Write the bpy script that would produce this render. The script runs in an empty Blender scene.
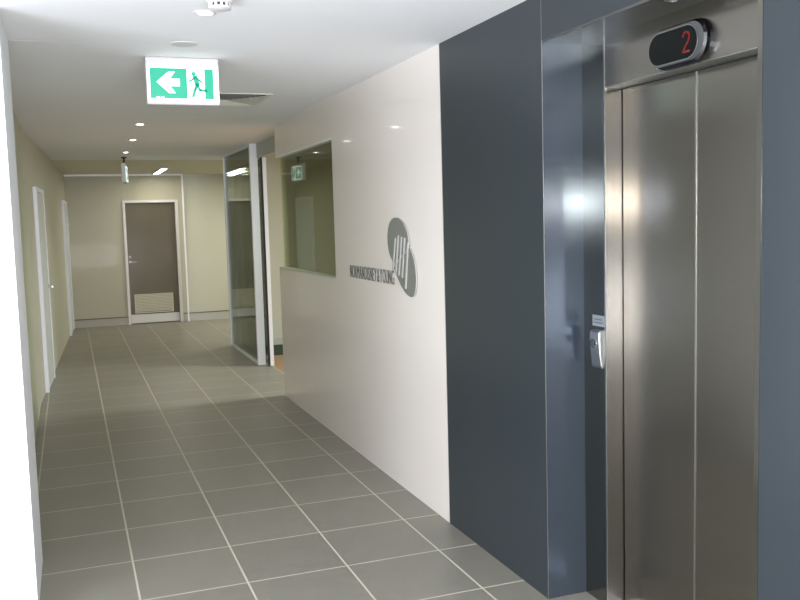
import bpy, bmesh, math
from mathutils import Matrix, Vector

S = bpy.context.scene
COL = S.collection
H = 1.66                      # eye height

# ------------------------------------------------------------------ camera
yaw, pitch, roll = 0.3560179, -0.0919688, -0.0275905
cy, sy, cp, sp, cr, sr = (math.cos(yaw), math.sin(yaw), math.cos(pitch),
                          math.sin(pitch), math.cos(roll), math.sin(roll))
fw0 = Vector((sy, cy, 0)); rt0 = Vector((cy, -sy, 0)); up0 = Vector((0, 0, 1))
fw = fw0 * cp + up0 * sp
up1 = -fw0 * sp + up0 * cp
rt = rt0 * cr + up1 * sr
up = -rt0 * sr + up1 * cr
cam_d = bpy.data.cameras.new('camera')
cam_d.sensor_width = 36.0
cam_d.sensor_fit = 'HORIZONTAL'
cam_d.lens = 883.498 / 800 * 36.0
cam_d.clip_start = 0.02
cam = bpy.data.objects.new('camera', cam_d)
M = Matrix((rt, up, -fw)).transposed().to_4x4()
M.translation = Vector((0, 0, H))
cam.matrix_world = M
COL.objects.link(cam)
S.camera = cam

# ------------------------------------------------------------------ world, light, exposure
S.view_settings.view_transform = 'Standard'
S.view_settings.look = 'None'
S.view_settings.gamma = 1
S.view_settings.use_curve_mapping = False
S.view_settings.exposure = 1.5
w = bpy.data.worlds.new('world'); S.world = w
w.use_nodes = True
w.node_tree.nodes['Background'].inputs[0].default_value = (0.62, 0.75, 1.0, 1)
w.node_tree.nodes['Background'].inputs[1].default_value = 0.9


def area(name, loc, size, power, color, direction, spread=math.pi):
    d = bpy.data.lights.new(name, 'AREA')
    d.shape = 'RECTANGLE'; d.size, d.size_y = size
    d.energy = power; d.color = color; d.spread = spread
    o = bpy.data.objects.new(name, d); COL.objects.link(o)
    o.location = loc
    o.rotation_euler = Vector(direction).to_track_quat('-Z', 'Y').to_euler()
    return o


DAY = (0.86, 0.91, 1.0)
FLUO = (1.0, 0.96, 0.82)
area('window_daylight', (0.4, -3.85, 1.45), (2.7, 2.0), 50, DAY, (0, 1, 0.0))
area('added_side_daylight', (-2.9, 0.5, 1.6), (4.4, 1.6), 48, DAY, (1, 0, 0))  # part of the daylight, moved to an added window out of view
area('added_side_ceiling_fill', (-2.6, 0.5, 0.6), (4.4, 1.0), 66, DAY, (0.8, 0.1, 0.6))  # added fill by the left lobby wall, aimed upward at the ceiling
area('added_ceiling_fill', (0.4, -3.3, 0.62), (2.7, 1.1), 170, DAY, (0, 0.8, 0.6))  # added lamp inside the room, tilted up to brighten the ceiling
area('ceiling_fluorescent_light', (1.41, 14.5, 2.46), (0.08, 1.3), 4, FLUO, (0, 0, -1))
area('passage_fluorescent_light', (4.0, 14.0, 2.46), (0.08, 1.3), 34, FLUO, (0, 0, -1))
area('added_reception_fill', (4.6, 8.4, 2.50), (0.6, 0.6), 75, (0.96, 1.0, 0.95), (0, 0, -1))  # added lamp without a fitting, brightens the room behind the glass
fl = bpy.data.lights.new('camera_flash', 'POINT')
fl.energy = 62; fl.color = (1.0, 0.97, 0.95); fl.shadow_soft_size = 0.03
flo = bpy.data.objects.new('camera_flash', fl); COL.objects.link(flo)
flo.location = (0.03, -0.03, 1.75)

# ------------------------------------------------------------------ materials
MAT = {}


def srgb(r, g, b):
    f = lambda c: (c / 255 / 12.92) if c / 255 <= 0.04045 else ((c / 255 + 0.055) / 1.055) ** 2.4
    return (f(r), f(g), f(b), 1)


def mat(name, col, rough=0.5, metal=0.0, spec=0.5, noise=0.0, nscale=6.0, bump=0.0, bscale=200, emit=None, estr=1.0, coat=0.0,
        aniso=0.0, arot=0.0, stretch=(1, 1, 1), coat_rough=0.05):
    m = bpy.data.materials.new(name); m.use_nodes = True
    nt = m.node_tree; b = nt.nodes['Principled BSDF']
    b.inputs['Base Color'].default_value = col
    b.inputs['Roughness'].default_value = rough
    b.inputs['Metallic'].default_value = metal
    b.inputs['Specular IOR Level'].default_value = spec
    b.inputs['Coat Weight'].default_value = coat
    b.inputs['Coat Roughness'].default_value = coat_rough
    tc = nt.nodes.new('ShaderNodeTexCoord')
    mp = nt.nodes.new('ShaderNodeMapping'); mp.inputs['Scale'].default_value = stretch
    nt.links.new(tc.outputs['Object'], mp.inputs[0])
    if noise > 0:
        n = nt.nodes.new('ShaderNodeTexNoise'); n.inputs['Scale'].default_value = nscale
        n.inputs['Detail'].default_value = 4
        nt.links.new(mp.outputs[0], n.inputs['Vector'])
        mr = nt.nodes.new('ShaderNodeMapRange')
        mr.inputs[1].default_value = 0.25; mr.inputs[2].default_value = 0.75
        mr.inputs[3].default_value = 1 - noise; mr.inputs[4].default_value = 1 + noise
        nt.links.new(n.outputs['Fac'], mr.inputs[0])
        mx = nt.nodes.new('ShaderNodeMix'); mx.data_type = 'RGBA'; mx.blend_type = 'MULTIPLY'
        mx.inputs[0].default_value = 1.0
        mx.inputs[6].default_value = col
        nt.links.new(mr.outputs[0], mx.inputs[7])
        nt.links.new(mx.outputs[2], b.inputs['Base Color'])
    if bump > 0:
        n2 = nt.nodes.new('ShaderNodeTexNoise'); n2.inputs['Scale'].default_value = bscale
        nt.links.new(mp.outputs[0], n2.inputs['Vector'])
        bp = nt.nodes.new('ShaderNodeBump'); bp.inputs['Strength'].default_value = bump
        bp.inputs['Distance'].default_value = 0.002
        nt.links.new(n2.outputs['Fac'], bp.inputs['Height'])
        nt.links.new(bp.outputs[0], b.inputs['Normal'])
    if aniso > 0:
        b.inputs['Anisotropic'].default_value = aniso
        b.inputs['Anisotropic Rotation'].default_value = arot
        tg = nt.nodes.new('ShaderNodeTangent'); tg.direction_type = 'RADIAL'; tg.axis = 'Z'
        nt.links.new(tg.outputs[0], b.inputs['Tangent'])
    if emit:
        b.inputs['Emission Color'].default_value = emit
        b.inputs['Emission Strength'].default_value = estr
    MAT[name] = m
    return m


def glass_mat(name, tint, refl=1.0):
    m = bpy.data.materials.new(name); m.use_nodes = True
    nt = m.node_tree; nt.nodes.clear()
    out = nt.nodes.new('ShaderNodeOutputMaterial')
    mix = nt.nodes.new('ShaderNodeMixShader')
    tr = nt.nodes.new('ShaderNodeBsdfTransparent'); tr.inputs[0].default_value = tint
    gl = nt.nodes.new('ShaderNodeBsdfGlossy'); gl.inputs['Roughness'].default_value = 0.01
    fr = nt.nodes.new('ShaderNodeFresnel'); fr.inputs[0].default_value = 1.5
    mu = nt.nodes.new('ShaderNodeMath'); mu.operation = 'MULTIPLY'; mu.inputs[1].default_value = refl
    nt.links.new(fr.outputs[0], mu.inputs[0])
    nt.links.new(mu.outputs[0], mix.inputs[0])
    nt.links.new(tr.outputs[0], mix.inputs[1]); nt.links.new(gl.outputs[0], mix.inputs[2])
    nt.links.new(mix.outputs[0], out.inputs[0])
    MAT[name] = m
    return m


def floor_mat():
    m = bpy.data.materials.new('floor_tiles'); m.use_nodes = True
    nt = m.node_tree; b = nt.nodes['Principled BSDF']; N = nt.nodes.new; L = nt.links.new
    tc = N('ShaderNodeTexCoord'); sx = N('ShaderNodeSeparateXYZ'); L(tc.outputs['Object'], sx.inputs[0])

    def mth(op, a, c=None, clamp=False):
        n = N('ShaderNodeMath'); n.operation = op; n.use_clamp = clamp
        for i, v in enumerate((a, c)):
            if v is None: continue
            if isinstance(v, (int, float)): n.inputs[i].default_value = v
            else: L(v, n.inputs[i])
        return n.outputs[0]
    TX, TY, X0, Y0 = 0.4804, 0.49945, -0.2747, 3.9686
    u = mth('DIVIDE', mth('SUBTRACT', sx.outputs[0], X0), TX)
    v = mth('DIVIDE', mth('SUBTRACT', sx.outputs[1], Y0), TY)

    def line(t, half):
        fr = mth('FRACT', t); d = mth('MINIMUM', fr, mth('SUBTRACT', 1.0, fr))
        return mth('LESS_THAN', d, half)
    gx = line(u, 0.0048 / TX / 1.0); gy = line(v, 0.0045 / TY)
    g = mth('MAXIMUM', gx, gy)
    cmb = N('ShaderNodeCombineXYZ'); L(mth('FLOOR', u), cmb.inputs[0]); L(mth('FLOOR', v), cmb.inputs[1])
    wn = N('ShaderNodeTexWhiteNoise'); wn.noise_dimensions = '3D'; L(cmb.outputs[0], wn.inputs[0])
    nz = N('ShaderNodeTexNoise'); nz.inputs['Scale'].default_value = 9; nz.inputs['Detail'].default_value = 6
    mp = N('ShaderNodeMapping'); mp.inputs['Scale'].default_value = (1, 3, 1)
    L(tc.outputs['Object'], mp.inputs[0]); L(mp.outputs[0], nz.inputs['Vector'])
    val = mth('ADD', mth('MULTIPLY', wn.outputs[0], 0.10), mth('ADD', mth('MULTIPLY', nz.outputs['Fac'], 0.22), 0.84))
    tile = N('ShaderNodeMix'); tile.data_type = 'RGBA'; tile.blend_type = 'MULTIPLY'; tile.inputs[0].default_value = 1
    tile.inputs[6].default_value = srgb(128, 125, 115); L(val, tile.inputs[7])
    mx = N('ShaderNodeMix'); mx.data_type = 'RGBA'; L(g, mx.inputs[0])
    L(tile.outputs[2], mx.inputs[6]); mx.inputs[7].default_value = srgb(188, 184, 166)
    L(mx.outputs[2], b.inputs['Base Color'])
    rg = mth('ADD', mth('MULTIPLY', nz.outputs['Fac'], 0.15), 0.34); rg = mth('ADD', rg, mth('MULTIPLY', g, 0.4), True)
    L(rg, b.inputs['Roughness'])
    b.inputs['Specular IOR Level'].default_value = 0.5
    bp = N('ShaderNodeBump'); bp.inputs['Strength'].default_value = 0.3; bp.inputs['Distance'].default_value = 0.001
    L(mth('SUBTRACT', 1.0, g), bp.inputs['Height']); L(bp.outputs[0], b.inputs['Normal'])
    MAT['floor'] = m
    return m


floor_mat()
mat('ceiling', srgb(226, 225, 224), 0.85, noise=0.01, nscale=3)
mat('cover_disc', srgb(196, 195, 188), 0.8)
mat('ceiling_low', srgb(200, 195, 172), 0.9, noise=0.03, nscale=30)
mat('wall_beige', srgb(188, 187, 172), 0.6, noise=0.015, nscale=2)
mat('wall_white', srgb(226, 217, 208), 0.35, noise=0.01, nscale=2, coat=1.0, coat_rough=0.06)
mat('pillar', srgb(225, 226, 226), 0.7, noise=0.01)
mat('dark_panel', srgb(42, 48, 52), 0.32, spec=0.35, noise=0.03, nscale=60, coat=0.1, coat_rough=0.12)
mat('lobby_wall', srgb(105, 105, 102), 0.8)
mat('button_steel', srgb(160, 160, 158), 0.38, 1.0)
mat('reveal_panel', srgb(76, 84, 94), 0.15, metal=0.7, noise=0.02, nscale=60, aniso=0.3)
mat('steel', srgb(138, 134, 127), 0.22, 1.0, noise=0.02, nscale=90, stretch=(1, 1, 0.01), aniso=0.85, arot=0.0)
mat('steel_panel', srgb(132, 131, 122), 0.16, 1.0, noise=0.02, nscale=90, stretch=(1, 1, 0.01), aniso=0.3, arot=0.0)
mat('polished', srgb(200, 200, 200), 0.12, 1.0)
mat('soffit', srgb(120, 122, 122), 0.16, 1.0)
mat('chrome', srgb(205, 208, 212), 0.16, 1.0)
mat('chrome_dark', srgb(120, 122, 126), 0.14, 1.0)
mat('edge_metal', srgb(170, 170, 165), 0.35, 1.0)
mat('aluminium', srgb(222, 222, 226), 0.4, 0.0)
mat('white_paint', srgb(226, 226, 230), 0.4)
mat('jamb_paint', srgb(230, 230, 238), 0.45)
mat('leaf_white', srgb(210, 216, 218), 0.35)
mat('skirting', srgb(176, 176, 170), 0.5)
mat('skirting_cap', srgb(110, 105, 95), 0.6)
mat('door_brown', srgb(86, 77, 54), 0.4, noise=0.06, nscale=5, stretch=(1, 1, 0.2))
mat('grille', srgb(205, 203, 190), 0.5)
mat('gap', srgb(22, 22, 22), 0.8)
mat('dark_rubber', srgb(45, 48, 52), 0.7)
mat('plastic_white', srgb(196, 190, 192), 0.4)
mat('exit_glow', (1, 1, 1, 1), 0.4, emit=(1.0, 1.0, 0.97, 1), estr=0.36)
mat('exit_green', srgb(0, 130, 95), 0.4, emit=srgb(20, 215, 185), estr=0.14)
mat('lamp_glow', (1, 1, 1, 1), 0.4, emit=(1, 1, 1, 1), estr=9)
mat('tube_glow', (1, 1, 1, 1), 0.4, emit=(1, 0.98, 0.85, 1), estr=5)
mat('display_black', srgb(6, 9, 8), 0.15, spec=0.15)
mat('led_red', srgb(60, 8, 8), 0.5, emit=srgb(235, 40, 40), estr=0.07)
mat('logo_metal', srgb(116, 117, 108), 0.5, 0.0)
mat('logo_edge', srgb(158, 156, 149), 0.45, 0.0)
mat('letter_metal', srgb(102, 102, 99), 0.4, 0.2)
mat('notice', srgb(112, 118, 122), 0.6)
mat('notice_mark', srgb(70, 74, 78), 0.6)
mat('timber', srgb(150, 116, 80), 0.4, noise=0.2, nscale=8, stretch=(8, 0.7, 1))
mat('carpet', srgb(38, 52, 42), 0.95, noise=0.2, nscale=150)
glass_mat('glass_green', (0.88, 0.95, 0.76, 1), 0.9)
glass_mat('glass_clear', (0.88, 0.92, 0.86, 1), 0.7)
glass_mat('glass_end', (0.95, 0.94, 0.92, 1), 0.02)

# ------------------------------------------------------------------ mesh helpers


def link(name, bm, m, parent=None, loc=None, bevel=0.0, smooth=False):
    bmesh.ops.recalc_face_normals(bm, faces=bm.faces)
    me = bpy.data.meshes.new(name); bm.to_mesh(me); bm.free()
    if loc is not None:
        me.transform(Matrix.Translation(-Vector(loc)))
    o = bpy.data.objects.new(name, me); COL.objects.link(o)
    if loc is not None: o.location = loc
    if parent is not None:
        o.parent = parent
        base = Vector((0, 0, 0)); q = parent
        while q is not None:
            base += q.location; q = q.parent
        # mesh was given in world coordinates: bring it to the parent's frame
        me.transform(Matrix.Translation(-base)) if loc is None else None
        if loc is not None: o.location = Vector(loc) - base
    for mm in (m if isinstance(m, (list, tuple)) else [m]):
        me.materials.append(MAT[mm])
    if smooth:
        for p in me.polygons: p.use_smooth = True
    if bevel > 0:
        bv = o.modifiers.new('bevel', 'BEVEL'); bv.width = bevel; bv.segments = 2
        bv.limit_method = 'ANGLE'
    return o


def box(bm, x0, x1, y0, y1, z0, z1, mi=0):
    vs = [bm.verts.new((x, y, z)) for x in (x0, x1) for y in (y0, y1) for z in (z0, z1)]
    for f in ((0, 1, 3, 2), (4, 6, 7, 5), (0, 4, 5, 1), (2, 3, 7, 6), (0, 2, 6, 4), (1, 5, 7, 3)):
        bm.faces.new([vs[i] for i in f]).material_index = mi
    return vs


def B(*boxes):
    bm = bmesh.new()
    for b in boxes: box(bm, *b)
    return bm


def prism(bm, pts, fn0, fn1, mi=0):
    """extrude polygon pts (2D) between two maps 2D -> 3D"""
    a = [bm.verts.new(fn0(*p)) for p in pts]; b = [bm.verts.new(fn1(*p)) for p in pts]
    n = len(pts)
    bm.faces.new(a).material_index = mi; bm.faces.new(b[::-1]).material_index = mi
    for i in range(n):
        bm.faces.new((a[i], b[i], b[(i + 1) % n], a[(i + 1) % n])).material_index = mi


def cyl(bm, c, r0, r1, h, axis='z', seg=28, mi=0):
    pts0 = []; pts1 = []
    for k in range(seg):
        t = 2 * math.pi * k / seg; a, b = math.cos(t), math.sin(t)
        for (lst, r, hh) in ((pts0, r0, 0), (pts1, r1, h)):
            if axis == 'z': lst.append(bm.verts.new((c[0] + r * a, c[1] + r * b, c[2] + hh)))
            elif axis == 'x': lst.append(bm.verts.new((c[0] + hh, c[1] + r * a, c[2] + r * b)))
            else: lst.append(bm.verts.new((c[0] + r * a, c[1] + hh, c[2] + r * b)))
    bm.faces.new(pts0).material_index = mi; bm.faces.new(pts1[::-1]).material_index = mi
    for k in range(seg):
        bm.faces.new((pts0[k], pts1[k], pts1[(k + 1) % seg], pts0[(k + 1) % seg])).material_index = mi


def lathe(bm, c, prof, seg=32, mi=0):
    rings = []
    for r, z in prof:
        if r < 1e-5: rings.append([bm.verts.new((c[0], c[1], c[2] + z))])
        else: rings.append([bm.verts.new((c[0] + r * math.cos(2 * math.pi * k / seg), c[1] + r * math.sin(2 * math.pi * k / seg), c[2] + z)) for k in range(seg)])
    for a, b in zip(rings, rings[1:]):
        for k in range(seg):
            k2 = (k + 1) % seg
            if len(a) == 1 and len(b) == 1: continue
            if len(a) == 1: bm.faces.new((a[0], b[k], b[k2]))
            elif len(b) == 1: bm.faces.new((a[k], b[0], a[k2]))
            else: bm.faces.new((a[k], b[k], b[k2], a[k2]))


def structure(name, bm, m, parent=None, label=None, bevel=0.0):
    o = link(name, bm, m, parent, bevel=bevel)
    if parent is None: o['kind'] = 'structure'
    if label: o['label'] = label
    return o


def tag(o, label, cat, group=None, kind=None):
    o['label'] = label; o['category'] = cat
    if group: o['group'] = group
    if kind: o['kind'] = kind
    return o


def thing(name, loc, label=None, cat=None, group=None, kind=None):
    o = bpy.data.objects.new(name, None); COL.objects.link(o); o.location = loc
    o.empty_display_size = 0.1
    if label: o['label'] = label
    if cat: o['category'] = cat
    if group: o['group'] = group
    if kind: o['kind'] = kind
    return o


def copy_thing(root, loc, label):
    r = root.copy(); COL.objects.link(r); r.location = loc; r['label'] = label
    for ch in list(root.children):
        c = ch.copy(); COL.objects.link(c); c.parent = r
    return r


WX = 1.8563          # corridor face of the right-hand wall
CZ = 2.557           # corridor ceiling
LZ = 2.515           # lower ceiling at the far end
YE = 15.5            # end wall
YJ = 12.7            # where the lower ceiling begins

# ------------------------------------------------------------------ structure
structure('floor', B((-3.2, 2.14, -4.0, 17.0, -0.1, 0.0), (2.14, 6.0, 11.85, 17.0, -0.1, 0.0)), 'floor')
structure('floor_reception', B((2.14, 6.0, 4.4, 11.85, -0.1, -0.001)), 'timber')
structure('ceiling', B((-3.2, 6.0, -4.0, YJ, CZ, CZ + .1)), 'ceiling')
bm = bmesh.new()
prism(bm, [(YJ, CZ), (YJ + .7, LZ), (17.0, LZ), (17.0, CZ + .1), (YJ, CZ + .1)], lambda a, b: (-.8, a, b), lambda a, b: (6.0, a, b))
structure('ceiling_passage', bm, 'ceiling_low')

# left wall: straight, then angled slightly towards the end wall
bm = bmesh.new()
pl = [(-0.335, 4.675), (-0.335, 8.95), (-0.012, 15.62), (-0.5, 15.62), (-0.5, 4.675)]
prism(bm, pl, lambda x, y: (x, y, 0), lambda x, y: (x, y, CZ))
structure('wall_left', bm, 'wall_beige')
# dark shadow-line trim where the left wall meets the ceiling
bm = bmesh.new()
prism(bm, [(-0.335, 4.675), (-0.335, 8.95), (-0.072, 14.38), (-0.060, 14.38), (-0.323, 8.95), (-0.323, 4.675)],
      lambda x, y: (x, y, CZ - .012), lambda x, y: (x, y, CZ + .001))
# pillar in the left foreground
structure('wall_pillar', B((-1.1, -0.215, 4.0, 4.675, 0, CZ)), 'pillar')
bm.free()
wn3 = thing('added_window_3', (-3.1, 0.5, 0.1), kind='structure')  # unseen window, added to go with the side daylight lamp
link('frame', B((-3.13, -3.07, -1.8, -1.74, .1, 2.45), (-3.13, -3.07, 2.74, 2.8, .1, 2.45), (-3.13, -3.07, -1.74, 2.74, .1, .16),
                (-3.13, -3.07, -1.74, 2.74, 2.39, 2.45), (-3.13, -3.07, .47, .53, .16, 2.39)), 'aluminium', wn3)
structure('wall_lobby_left', B((-3.2, -3.0, -4, -1.8, 0, CZ), (-3.2, -3.0, 2.8, 4.675, 0, CZ), (-3.2, -3.0, -1.8, 2.8, 2.45, CZ), (-3.2, -3.0, -1.8, 2.8, 0, .1), (-3.0, -1.1, 4.575, 4.675, 0, CZ)), 'lobby_wall')
# wall behind with a big window
structure('wall_back', B((-3.2, -3.1, -4.1, -4.0, 0, CZ), (-3.1, -1.0, -4.1, -4.0, 0, CZ), (-1.0, WX, -4.1, -4.0, 2.5, CZ)), 'lobby_wall')
wn = thing('window_2', (0.42, -4.05, 0.0), kind='structure')
link('frame', B((-1.0, -.94, -4.08, -4.02, 0, 2.5), (1.79, 1.85, -4.08, -4.02, 0, 2.5), (-.94, 1.79, -4.08, -4.02, 0, .06),
                (-.94, 1.79, -4.08, -4.02, 2.44, 2.5), (.39, .45, -4.08, -4.02, .06, 2.44)), 'aluminium', wn)

# end wall with door hole
structure('wall_end', B((-0.5, 0.869, YE, YE + .15, 0, LZ), (1.774, 6.0, YE, YE + .15, 0, LZ), (0.869, 1.774, YE, YE + .15, 2.085, LZ),
                        (0.869, 1.774, YE + .12, YE + .15, 0, 2.085)), 'wall_beige')
structure('baseboard_end', B((-0.02, 0.869, YE - .015, YE, 0, 0.125), (1.774, 6.0, YE - .015, YE, 0, 0.13)), 'skirting')
structure('trim_1', B((-0.02, 0.869, YE - .02, YE, 0.125, 0.14), (1.774, 6.0, YE - .02, YE, 0.13, 0.145)), 'skirting_cap')

# white right wall: panel under and over the reception window
WT = 0.10
WYN, WYF = 6.35, 8.24          # window opening near / far; the wall ends at WYF
WZ0, WZ1 = 1.222, 2.268
structure('wall_right', B((WX, WX + WT, 4.306, WYN, 0, CZ), (WX, WX + WT, WYN, WYF, 0, WZ0), (WX, WX + WT, WYN, WYF, WZ1, CZ)), 'wall_white')
wd = thing('window_1', (WX, 7.3, WZ0), kind='structure')
link('pane', B((WX + .045, WX + .055, WYN, WYF - .01, WZ0 + .012, WZ1 - .012)), 'glass_green', wd)
link('sill', B((WX + .001, WX + WT, WYN, WYF, WZ0, WZ0 + .012)), 'skirting', wd)
link('head_channel', B((WX + .002, WX + WT, WYN, WYF, WZ1 - .012, WZ1)), 'aluminium', wd)

# dark panelled lift wall with a recess
RX = 2.047                     # lift frame plane inside the recess
RY0, RY1 = 2.014, 3.250        # recess mouth
HZ = 2.36                      # underside of the recess head
structure('wall_lift_left', B((WX, 2.2, RY1 + .004, 4.306, 0, CZ)), 'dark_panel')
structure('wall_lift_right', B((WX, 2.2, -4.0, RY0, 0, CZ)), 'dark_panel')
structure('wall_lift_head', B((WX, 2.2, RY0, RY1 + .004, HZ + .01, CZ)), 'dark_panel')
structure('wall_reveal', B((WX + .001, WX + .3, RY1, RY1 + .004, 0, HZ)), 'reveal_panel')
structure('trim_2', B((WX - .001, WX + .0015, RY1 - .0012, RY1 + .001, 0, CZ),
                      (WX - .001, WX, 4.3045, 4.3075, 0, CZ)), 'edge_metal')
structure('trim_3', B((WX - .002, WX + .03, RY0 - .002, RY0 + .017, 0, HZ)), 'steel_panel')
structure('trim_4', B((WX + .001, WX + .3, RY0, RY1, HZ, HZ + .01)), 'soffit')
structure('wall_shaft', B((2.2, 2.3, -4, 4.4, 0, CZ)), 'dark_panel')

# reception room beyond the opening
structure('wall_reception_end', B((2.42, 6.0, 11.7, 11.85, 0, CZ)), 'wall_beige')
structure('baseboard_reception', B((2.42, 6.0, 11.685, 11.7, 0, 0.105)), 'skirting')
structure('wall_reception_side', B((5.9, 6.0, 4.4, 17, 0, CZ)), 'wall_beige')
structure('wall_reception_near', B((WX + .1, 6.0, 4.4, 4.5, 0, CZ)), 'wall_beige')
tag(link('carpet_mat', B((2.16, 5.6, 10.82, 11.68, -0.001, 0.008)), 'carpet'), 'dark green carpet strip on the timber floor behind the glass screen', 'carpet')
structure('trim_6', B((-0.215, 0.12, 4.672, 4.676, CZ - .001, CZ)), 'skirting')
structure('trim_5', B((2.07, 2.15, 8.14, 12.0, 2.39, CZ)), 'skirting')

# ------------------------------------------------------------------ doors
# end door
d1 = thing('door_1', (1.32, YE, 0), kind='structure')
link('door_frame', B((0.869, 0.911, YE - .03, YE + .12, 0, 2.085), (1.722, 1.774, YE - .03, YE + .12, 0, 2.085),
                     (0.911, 1.722, YE - .03, YE + .12, 2.045, 2.085)), 'white_paint', d1)
leaf = link('door_leaf', B((0.914, 1.719, YE + .03, YE + .07, 0.015, 2.042)), 'door_brown', d1)
link('kick_plate', B((0.918, 1.715, YE + .022, YE + .03, 0.015, 0.16)), 'aluminium', d1)
bm = B((0.985, 1.003, YE + .01, YE + .03, .18, .503), (1.604, 1.622, YE + .01, YE + .03, .18, .503),
       (1.003, 1.604, YE + .01, YE + .03, .18, .196), (1.003, 1.604, YE + .01, YE + .03, .487, .503))
for k in range(11):
    z = .207 + k * .0255
    prism(bm, [(0, 0), (0.006, 0), (0.018, 0.02), (0.012, 0.02)], lambda a, b, z=z: (1.003, YE + .012 + a, z + b), lambda a, b, z=z: (1.604, YE + .012 + a, z + b))
link('vent_grille', bm, 'grille', d1)
hb = bmesh.new(); cyl(hb, (0.950, YE + .03, 1.055), .020, .020, -.012, 'y'); cyl(hb, (0.955, YE + .018, 1.055), .010, .010, -.045, 'y')
box(hb, .943, 1.05, YE - .033, YE - .022, 1.049, 1.061)
link('lever_handle', hb, 'button_steel', d1)
hb = bmesh.new(); cyl(hb, (0.950, YE + .03, 1.14), .019, .018, -.012, 'y'); cyl(hb, (0.950, YE + .018, 1.14), .009, .009, -.006, 'y')
link('lock_cylinder', hb, 'button_steel', d1)


def side_door(n, y0, y1, handle=True, dz=2.075):
    """door in the angled left wall, seen almost edge-on; frame stands proud of the wall"""
    ang = math.atan2(0.323, 6.67)
    px = -0.335 + (y0 - 8.95) * 0.0484
    t = thing(n, (px, y0, 0), kind='structure')
    t.rotation_euler = (0, 0, -ang)
    Lh = (y1 - y0) / math.cos(ang)

    def child(name, bm, m):
        bmesh.ops.recalc_face_normals(bm, faces=bm.faces)
        me = bpy.data.meshes.new(name); bm.to_mesh(me); bm.free()
        o = bpy.data.objects.new(name, me); COL.objects.link(o); o.parent = t
        me.materials.append(MAT[m]); return o
    P = 0.034
    child('door_frame', B((-.02, P, 0, .045, 0, dz), (-.02, P, Lh - .045, Lh, 0, dz), (-.02, P, .045, Lh - .045, dz - .045, dz)), 'jamb_paint')
    child('door_leaf', B((-.01, .029, .05, Lh - .05, .01, dz - .05)), 'leaf_white')
    child('seal', B((.029, .031, .046, .056, .01, dz - .05)), 'dark_rubber')
    if handle:
        hb = bmesh.new(); cyl(hb, (.022, Lh - .12, 1.03), .026, .026, .012, 'x'); cyl(hb, (.03, Lh - .12, 1.03), .010, .010, .05, 'x')
        box(hb, .070, .085, Lh - .24, Lh - .11, 1.02, 1.04)
        child('lever_handle', hb, 'chrome')
    return t


side_door('door_2', 9.55, 10.50)
side_door('door_3', 14.45, 15.38, False)

# ------------------------------------------------------------------ glass screens
gs = thing('glass_screen', (2.03, 11.0, 0), 'fixed clear glass screen in silver aluminium framing beside the reception opening', 'glass screen')
link('near_post', B((1.99, 2.078, 10.15, 10.20, 0, CZ)), 'aluminium', gs)
link('far_post', B((1.99, 2.035, 11.97, 12.02, 0, CZ)), 'white_paint', gs)
link('sash_stile', B((2.042, 2.072, 11.95, 11.99, 0, CZ)), 'white_paint', gs)
link('bottom_rail', B((1.995, 2.03, 10.20, 11.97, 0, .03)), 'aluminium', gs)
link('top_rail', B((1.995, 2.03, 10.20, 11.97, CZ - .03, CZ)), 'aluminium', gs)
link('pane', B((2.007, 2.015, 10.20, 11.97, .03, CZ - .03)), 'glass_clear', gs)
sd = thing('sliding_glass_door', (2.115, 11.0, 0), 'glass sliding door leaf with thin silver edge, parked open behind the glass screen', 'door')
link('near_stile', B((2.098, 2.140, 9.98, 10.02, .008, 2.39)), 'aluminium', sd)
link('edge_seal', B((2.080, 2.097, 9.99, 10.03, .008, 2.39)), 'dark_rubber', sd)
link('far_stile', B((2.075, 2.110, 11.93, 11.97, .008, 2.39)), 'aluminium', sd)
link('pane', B((2.105, 2.113, 10.02, 11.93, .008, 2.39)), 'glass_clear', sd)

ge = thing('glass_end_panel', (0.9, 15.42, 0), 'large clear glass panel with thin white edging in front of the brown door', 'glass panel')
link('edge_frame', B((-0.02, 1.866, 15.40, 15.43, LZ - .03, LZ), (1.84, 1.866, 15.40, 15.43, 0, LZ - .03)), 'white_paint', ge)
link('pane', B((-0.02, 1.84, 15.41, 15.418, 0.0, LZ - .03)), 'glass_end', ge)

# ------------------------------------------------------------------ lift entrance
DX = 2.130                      # door plane
JY = 3.085                      # left jamb return
TZ = 2.163                      # underside of transom
DJ = 2.05                       # near jamb return
lf = thing('lift_entrance', (RX, 2.6, 0), 'brushed stainless steel lift entrance with closed centre-opening doors in the dark wall', 'lift')
link('side_panel', B((RX, RX + .02, JY + .012, RY1, 0, HZ)), 'steel_panel', lf)
link('transom', B((RX, RX + .05, RY0 + .0, JY, TZ, HZ)), 'steel', lf)
link('jamb', B((RX, DX + .01, JY, JY + .012, 0, HZ)), 'steel', lf)
link('jamb', B((RX, DX + .01, RY0, RY0 + .05, 0, TZ)), 'steel', lf)
link('head_lip', B((RX + .001, DX + .01, RY0 + .05, JY, TZ - .004, TZ)), 'edge_metal', lf)
link('corner_bead', B((RX - .0015, RX + .001, JY - .0015, JY + .003, 0, HZ)), 'edge_metal', lf)
CY = 2.632
link('door_panel', B((DX, DX + .03, CY + .003, JY - .006, .008, TZ - .010)), 'steel', lf)
link('door_panel', B((DX, DX + .03, RY0 + .05, CY - .003, .008, TZ - .010)), 'steel', lf)
link('meeting_edge', B((DX - .003, DX + .02, CY - .003, CY + .003, .008, TZ - .010)), 'edge_metal', lf)
link('door_gap', B((DX + .005, DX + .04, JY - .006, JY, 0, TZ - .004), (DX + .005, DX + .04, RY0 + .05, JY - .006, TZ - .010, TZ - .004)), 'gap', lf)
link('sill', B((RX, DX + .04, RY0, JY + .01, 0, .007)), 'aluminium', lf)

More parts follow.
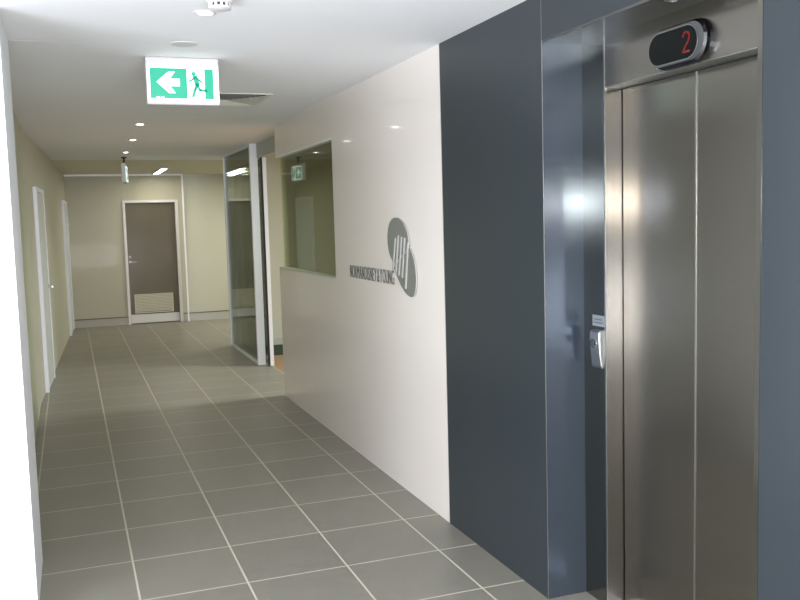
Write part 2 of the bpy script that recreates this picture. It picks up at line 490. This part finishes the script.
# indicator: long rounded lens-shaped housing with black window and red 2
yc, zc = 2.600, 2.234
iy, iz = 0.158, 0.074           # half sizes


def stadium(hy, hz, n=14):
    pts = []
    for k in range(n + 1):
        t = -math.pi / 2 + math.pi * k / n; pts.append((hy - hz + hz * math.cos(t), hz * math.sin(t)))
    for k in range(n + 1):
        t = math.pi / 2 + math.pi * k / n; pts.append((-(hy - hz) + hz * math.cos(t), hz * math.sin(t)))
    return pts


ind = thing('lift_indicator', (RX, yc, zc), 'chrome oval lift floor indicator with black window showing a red 2, above the doors', 'display')
bm = bmesh.new()
rings = []
for (f, x) in ((1.0, 0), (1.0, .012), (.95, .024), (.86, .032)):
    rings.append([bm.verts.new((RX - .0006 - x, yc - p[0], zc + p[1])) for p in stadium(iy * (1 - (1 - f) * iz / iy), iz * f)])
for a, b in zip(rings, rings[1:]):
    n = len(a)
    for k in range(n): bm.faces.new((a[k], b[k], b[(k + 1) % n], a[(k + 1) % n]))
bm.faces.new(rings[0]); bm.faces.new(rings[-1])
link('housing', bm, 'chrome_dark', ind)
bm = bmesh.new()
prism(bm, stadium(iy - .024, iz - .016), lambda a, b: (RX - .031, yc + .017 - a, zc + b), lambda a, b: (RX - .0335, yc + .017 - a, zc + b))
link('rim', bm, 'edge_metal', ind)
bm = bmesh.new()
prism(bm, stadium(iy - .027, iz - .019), lambda a, b: (RX - .032, yc + .017 - a, zc + b), lambda a, b: (RX - .0345, yc + .017 - a, zc + b))
link('display_window', bm, 'display_black', ind)


def text_mesh(s, size, bold=0.0, extrude=0.0, xs=1.0):
    cu = bpy.data.curves.new('t', 'FONT'); cu.body = s; cu.size = size; cu.offset = bold; cu.extrude = extrude
    cu.align_x = 'LEFT'; cu.resolution_u = 4
    o = bpy.data.objects.new('t', cu); COL.objects.link(o)
    bpy.context.view_layer.update()
    me = bpy.data.meshes.new_from_object(o.evaluated_get(bpy.context.evaluated_depsgraph_get()))
    bpy.data.objects.remove(o); bpy.data.curves.remove(cu)
    me.transform(Matrix.Diagonal((xs, 1, 1, 1)))
    return me


def bounds(me):
    xs = [v.co.x for v in me.vertices]; ys = [v.co.y for v in me.vertices]
    return min(xs), max(xs), min(ys), max(ys)


# text lies in x/y; on the right wall (facing -x) the reading direction is -y
WALLM = Matrix(((0, 0, -1, 0), (-1, 0, 0, 0), (0, 1, 0, 0), (0, 0, 0, 1)))
bm = bmesh.new()
# red numeral 2 built from strokes
cyd, hw, hh, st = 2.540, .017, .033, .007
P2 = [(-hw, .6 * hh), (-hw * .7, hh * .92), (0, hh), (hw * .8, hh * .85), (hw, .45 * hh), (hw * .7, .05 * hh), (-hw * .1, -hh * .35), (-hw, -hh), (hw, -hh)]


def stroke(bm, pts, width, fmap, d0, d1, mi=0):
    for (a, b) in zip(pts, pts[1:]):
        dx, dz = b[0] - a[0], b[1] - a[1]; l = math.hypot(dx, dz)
        nx, nz = -dz / l * width / 2, dx / l * width / 2
        ex, ez = dx / l * width * .35, dz / l * width * .35
        q = [(a[0] + nx - ex, a[1] + nz - ez), (b[0] + nx + ex, b[1] + nz + ez), (b[0] - nx + ex, b[1] - nz + ez), (a[0] - nx - ex, a[1] - nz - ez)]
        prism(bm, q, lambda u, v: fmap(u, v, d0), lambda u, v: fmap(u, v, d1), mi)


stroke(bm, P2, st, lambda u, v, d: (RX - .0345 - d, cyd - u, zc + v), 0, .001)
link('numeral', bm, 'led_red', ind)

# call button plate and notice on the steel side panel
cb = thing('lift_call_button', (RX, 3.146, 1.09), 'small curved chrome call button plate on the steel panel left of the lift doors', 'button')
bm = bmesh.new()
pr = [(0.0, 0), (.010, .0), (.022, .012), (.027, .04), (.025, .078), (.0, .078)]
# body bulges outward and tapers to the bottom
prof = [(-.080, .003), (-.070, .008), (-.02, .014), (.04, .018), (.070, .018), (.080, .010)]
vs = []
for z, d in prof:
    vs.append([bm.verts.new(c) for c in ((RX, 3.146 + .037, 1.095 + z), (RX - d * .75, 3.146 + .037, 1.095 + z), (RX - d, 3.146 + .031, 1.095 + z),
                                         (RX - d, 3.146 - .032, 1.095 + z), (RX - d * .75, 3.146 - .037, 1.095 + z), (RX, 3.146 - .037, 1.095 + z))])
for a, b in zip(vs, vs[1:]):
    for k in range(6): bm.faces.new((a[k], b[k], b[(k + 1) % 6], a[(k + 1) % 6]))
bm.faces.new(vs[0]); bm.faces.new(vs[-1])
link('plate', bm, 'button_steel', cb, bevel=.002)
bm = bmesh.new(); cyl(bm, (RX - .016, 3.152, 1.118), .021, .019, -.006, 'x')
link('button_ring', bm, 'polished', cb)
bm = bmesh.new(); cyl(bm, (RX - .0215, 3.152, 1.118), .012, .011, -.003, 'x')
link('button', bm, 'dark_rubber', cb)

no = thing('notice_plate', (RX, 3.137, 1.207), 'small grey notice with two lines of dark print above the lift call button', 'sign')
link('plate', B((RX - .0025, RX, 3.093, 3.181, 1.190, 1.236)), 'notice', no)
marks = []
for z, y0, y1, n in ((1.219, 3.165, 3.110, 6), (1.205, 3.172, 3.102, 8)):
    wch = (y0 - y1) / n
    for k in range(n): marks.append((RX - .0032, RX - .0025, y0 - (k + .75) * wch, y0 - k * wch, z - .003, z + .003))
link('print', B(*marks), 'notice_mark', no)

# little recessed spotlight in the lift soffit
sl = thing('soffit_spotlight', (1.925, 2.50, HZ), 'tiny round unlit spotlight under the recess head above the lift', 'light')
bm = bmesh.new(); lathe(bm, (1.925, 2.50, HZ), [(.028, 0), (.028, -.004), (.018, -.006), (.016, -.001), (.016, .0)])
link('ring', bm, 'chrome', sl, smooth=True)
bm = bmesh.new(); lathe(bm, (1.925, 2.50, HZ), [(0, -.003), (.016, -.002), (.016, 0)])
link('lens', bm, 'notice', sl)

# ------------------------------------------------------------------ logo emblem
lg = thing('wall_emblem', (WX, 4.92, 1.43), 'grey metal disc-shaped emblem with slanted stripes on the white wall', 'emblem')


def smooth_poly(pts, n=5):
    out = []
    N_ = len(pts)
    for i in range(N_ - 1):
        p0 = pts[max(i - 1, 0)]; p1 = pts[i]; p2 = pts[i + 1]; p3 = pts[min(i + 2, N_ - 1)]
        for k in range(n):
            t = k / n
            out.append(tuple(.5 * (2 * p1[j] + (p2[j] - p0[j]) * t + (2 * p0[j] - 5 * p1[j] + 4 * p2[j] - p3[j]) * t * t +
                                   (-p0[j] + 3 * p1[j] - 3 * p2[j] + p3[j]) * t ** 3) for j in (0, 1)))
    out.append(pts[-1])
    return out


top = smooth_poly([(4.786, 1.510), (4.812, 1.574), (4.862, 1.622), (4.914, 1.648), (4.985, 1.664), (5.055, 1.660), (5.115, 1.628), (5.150, 1.570), (5.152, 1.505), (5.125, 1.445), (5.066, 1.395)])
low = smooth_poly([(5.050, 1.362), (5.0, 1.310), (4.929, 1.256), (4.85, 1.217), (4.775, 1.203), (4.715, 1.228), (4.688, 1.303), (4.698, 1.380), (4.73, 1.44), (4.775, 1.488)])
for nm, poly in (('upper_lobe', top), ('lower_lobe', low)):
    bm = bmesh.new(); prism(bm, poly, lambda a, b: (WX - .012, a, b), lambda a, b: (WX - .004, a, b))
    for f in bm.faces:
        if abs(f.calc_center_median().x - (WX - .012)) > .002: f.material_index = 1  # paler plate sides: lit edges put into the colour
    link(nm, bm, ['logo_metal', 'logo_edge'], lg)
for k in range(5):
    y = 5.065 - k * .052
    z0 = 1.345 - k * .012 + (0.0 if k < 4 else -.05); z1 = 1.545 + (.02 if k in (1, 2, 3) else 0) - k * .006
    bm = bmesh.new()
    prism(bm, [(y, z0), (y - .012, z0), (y - .072, z1), (y - .060, z1)], lambda a, b: (WX - .020, a, b), lambda a, b: (WX - .012, a, b))
    link('stripe', bm, 'logo_edge', lg)
for y, z in ((5.05, 1.55), (4.80, 1.32)):
    bm = bmesh.new(); cyl(bm, (WX - .004, y, z), .01, .01, .004, 'x'); link('standoff', bm, 'logo_metal', lg)

# lettering
word = 'NORMAN DISNEY & YOUNG'
tx = thing('wall_lettering', (WX, 5.53, 1.30), 'row of dark metal capital letters on the white wall beside the round emblem', 'lettering')
adv = {}
cursor = 0; items = []
for ch in word:
    if ch == ' ':
        cursor += .004; continue
    me = text_mesh(ch, 0.14, bold=-.001, extrude=.0012, xs=.50)
    a, b_, c, d = bounds(me)
    items.append((me, cursor - a, c, d)); cursor += (b_ - a) + .011
sc = (5.978 - 5.075) / (cursor - .011)
for me, x, c, d in items:
    zs = .094 / .1021
    me.transform(WALLM @ Matrix.Diagonal((sc, zs, 1, 1)) @ Matrix.Translation((x, 0, 0)))
    me.transform(Matrix.Translation((-.004, 5.978 - 5.53, 1.256 - 1.30)))
    me.materials.append(MAT['letter_metal'])
    o = bpy.data.objects.new('letter', me); COL.objects.link(o); o.parent = tx

# ------------------------------------------------------------------ exit signs


def exit_sign(loc, rz, label, graphics_side=(1,), stem=0.0, hb=.244, dp=.055):
    """loc: top centre; graphic side faces local -y"""
    t = thing('exit_sign', loc, label, 'exit sign'); t.rotation_euler = (0, 0, rz)

    def ch(name, bm, m, bev=0.0):
        bmesh.ops.recalc_face_normals(bm, faces=bm.faces)
        me = bpy.data.meshes.new(name); bm.to_mesh(me); bm.free()
        o = bpy.data.objects.new(name, me); COL.objects.link(o); o.parent = t; me.materials.append(MAT[m])
        if bev:
            b = o.modifiers.new('bevel', 'BEVEL'); b.width = bev; b.segments = 2
        return o
    W2 = .194; top = -stem
    ch('housing', B((-W2, W2, -dp / 2, dp / 2, top - hb - .008, top)), 'plastic_white', .008)
    if stem: 
        bm = bmesh.new(); cyl(bm, (0, 0, -stem), .012, .012, stem); cyl(bm, (0, 0, -.015), .035, .035, .015)
        ch('stem', bm, 'dark_rubber')
    z0, z1 = top - .226, top - .050
    for s in graphics_side:
        y = -s * dp / 2
        f = lambda u, v, d, s=s, y=y: (s * u * 1.07, y - s * d, (z0 + z1) / 2 + v * 1.03)
        bm = bmesh.new()
        prism(bm, [(-.176, -.094), (.176, -.094), (.176, .094), (-.176, .094)], lambda u, v: f(u, v, 0), lambda u, v: f(u, v, .004))
        ch('light_panel', bm, 'exit_glow')
        bm = bmesh.new()
        # green left field with the arrow left open, green stripe at right
        def g(poly): prism(bm, poly, lambda u, v: f(u, v, .004), lambda u, v: f(u, v, .0055))
        Lx, Rx, T, Bt = -.163, .018, .076, -.080
        A = [(-.132, .004), (-.072, .058), (-.040, .058), (-.066, .022), (-.018, .022), (-.018, -.016), (-.066, -.016), (-.040, -.052), (-.072, -.052)]
        g([(Lx, Bt), (A[0][0], Bt), (A[0][0], T), (Lx, T)])
        g([(A[0][0], T), A[0], A[1], (A[1][0], T)])
        g([(A[1][0], T), A[1], A[2], (A[2][0], T)])
        g([(A[2][0], T), A[2], A[3], A[4], (A[4][0], T)])
        g([(A[4][0], T), (A[4][0], Bt), (Rx, Bt), (Rx, T)])
        g([(A[5]), (A[6]), (A[7]), (A[7][0], Bt), (A[5][0], Bt)])
        g([A[7], A[8], (A[8][0], Bt), (A[7][0], Bt)])
        g([A[8], A[0], (A[0][0], Bt), (A[8][0], Bt)])
        ch('green_field', bm, 'exit_green')
        bm = bmesh.new()
        prism(bm, [(.106, Bt), (.150, Bt), (.150, T), (.106, T)], lambda u, v: f(u, v, .004), lambda u, v: f(u, v, .0055))
        ch('green_stripe', bm, 'exit_green')
        bm = bmesh.new()
        hd = [(.052 + .0115 * math.cos(k * math.pi / 6), .050 + .0115 * math.sin(k * math.pi / 6)) for k in range(12)]
        prism(bm, hd, lambda u, v: f(u, v, .004), lambda u, v: f(u, v, .0055))
        for pts, wd_ in (([(.060, .032), (.068, -.004)], .024), ([(.068, -.004), (.058, -.030), (.046, -.066)], .014), ([(.068, -.006), (.082, -.034), (.112, -.036)], .013),
                         ([(.058, .030), (.042, .018), (.028, .010)], .009), ([(.064, .030), (.082, .016), (.094, .002)], .009)):
            stroke(bm, pts, wd_, f, .004, .0055)
        ch('running_figure', bm, 'exit_green')
        bm = bmesh.new()
        for k in range(2): 
            u0 = -.135 + k * .022
            prism(bm, [(u0, -.077), (u0 + .016, -.077), (u0 + .016, -.071), (u0, -.071)], lambda u, v: f(u, v, .0055), lambda u, v: f(u, v, .0062))
        ch('small_print', bm, 'exit_glow')
    return t


exit_sign((0.629, 4.985, CZ), 0.0, 'green and white running-figure exit sign with left arrow, lit, nearest on the ceiling')
exit_sign((0.735, 12.19, CZ), math.radians(83), 'small lit exit sign seen end-on, hanging far down the corridor', (1,), stem=.085)

# ------------------------------------------------------------------ downlights
def downlight(loc, label):
    t = thing('downlight', loc, label, 'ceiling light', 'round downlights along the corridor ceiling')
    bm = bmesh.new(); lathe(bm, loc, [(.046, 0), (.045, -.004), (.036, -.006), (.033, -.002), (.033, 0)])
    link('rim', bm, 'plastic_white', t, smooth=True)
    bm = bmesh.new(); lathe(bm, loc, [(0, -.005), (.030, -.004), (.033, 0)])
    link('lens', bm, 'lamp_glow', t)
    return t


dl = downlight((0.600, 3.90, CZ), 'lit round downlight nearest, between smoke detector and flat ceiling disc')
places = [((0.650, 8.235, CZ), 'lit round downlight second along the corridor, just beyond the big exit sign'),
          ((0.688, 9.72, CZ), 'faint lit round downlight, third along the corridor ceiling'),
          ((0.712, 11.36, CZ), 'lit round downlight farthest, just before the hanging exit sign')]
allp = [dl]
for loc, lb in places: allp.append(copy_thing(dl, loc, lb))
for k, (t, pw) in enumerate(zip(allp, (7, 8, 8, 8))):
    d = bpy.data.lights.new('downlight_bulb', 'SPOT'); d.energy = pw; d.spot_size = math.radians(110); d.spot_blend = .8
    d.shadow_soft_size = .03; d.color = (1, .97, .88)
    o = bpy.data.objects.new('downlight_bulb', d); COL.objects.link(o); o.location = (t.location.x, t.location.y, CZ - .03)

# smoke detector
sm = thing('smoke_detector', (0.622, 3.655, CZ), 'white round smoke detector with dark slots on the ceiling, cut by the top edge', 'smoke detector')
bm = bmesh.new(); lathe(bm, (0.622, 3.655, CZ), [(.055, 0), (.055, -.012), (.050, -.018), (.040, -.020)])
link('base', bm, 'plastic_white', sm, smooth=True)
bm = bmesh.new(); lathe(bm, (0.622, 3.655, CZ), [(.040, -.018), (.040, -.034), (0, -.034)])
link('sensor_chamber', bm, 'dark_rubber', sm)
bm = bmesh.new()
for k in range(12):
    t = k * math.pi / 6; c, s = math.cos(t), math.sin(t)
    cx_, cy_ = 0.622 + .042 * c, 3.655 + .042 * s
    prism(bm, [(-.005, -.003), (.005, -.003), (.005, .003), (-.005, .003)], lambda a, b: (cx_ + a * -s + b * c, cy_ + a * c + b * s, CZ - .018),
          lambda a, b: (cx_ + a * -s + b * c, cy_ + a * c + b * s, CZ - .034))
lathe(bm, (0.622, 3.655, CZ), [(.046, -.033), (.044, -.040), (.025, -.046), (0, -.047)])
link('cap', bm, 'plastic_white', sm)

cd = bmesh.new(); lathe(cd, (0.595, 4.59, CZ), [(.068, 0), (.066, -.003), (.055, -.005), (0, -.005)])
tag(link('ceiling_cover', cd, 'cover_disc', None, loc=(0.595, 4.59, CZ)), 'flat pale round cover disc on the ceiling just before the big exit sign', 'ceiling cover')

# four-way air diffuser
ad = thing('air_diffuser', (1.105, 6.53, CZ), 'square four-way louvred air diffuser in the ceiling, half hidden by the exit sign', 'air vent')
def ring(bm, h0, za, h1, zb, c=(1.105, 6.53)):
    a = [bm.verts.new((c[0] + sx_ * h0, c[1] + sy_ * h0, za)) for sx_, sy_ in ((-1, -1), (1, -1), (1, 1), (-1, 1))]
    b = [bm.verts.new((c[0] + sx_ * h1, c[1] + sy_ * h1, zb)) for sx_, sy_ in ((-1, -1), (1, -1), (1, 1), (-1, 1))]
    for k in range(4): bm.faces.new((a[k], a[(k + 1) % 4], b[(k + 1) % 4], b[k]))
bm = bmesh.new(); ring(bm, .30, CZ, .30, CZ - .004); ring(bm, .30, CZ - .004, .272, CZ - .004); ring(bm, .272, CZ - .004, .262, CZ - .001)
link('frame', bm, 'grille', ad)
bm = bmesh.new()
for k in range(7):
    h = .262 - k * .034
    ring(bm, h - .002, CZ - .012, h - .030, CZ - .001)
link('louvre', bm, 'grille', ad)
link('backing', B((1.105 - .262, 1.105 + .262, 6.53 - .262, 6.53 + .262, CZ - .0008, CZ)), 'dark_rubber', ad)

# fluorescent fitting at the end
def troffer(x, y, label):
    t = thing('fluorescent_light', (x, y, LZ), label, 'ceiling light', 'fluorescent lights at the corridor end')
    link('frame', B((x - .06, x - .042, y - .74, y + .74, LZ - .015, LZ), (x + .042, x + .06, y - .74, y + .74, LZ - .015, LZ),
                    (x - .042, x + .042, y - .74, y - .715, LZ - .015, LZ), (x - .042, x + .042, y + .715, y + .74, LZ - .015, LZ)), 'plastic_white', t)
    link('diffuser', B((x - .042, x + .042, y - .715, y + .715, LZ - .012, LZ - .002)), 'tube_glow', t)
troffer(1.41, 14.5, 'long lit fluorescent ceiling light before the brown door')
troffer(4.0, 14.0, 'long lit fluorescent ceiling light in the side passage behind the glass screen')
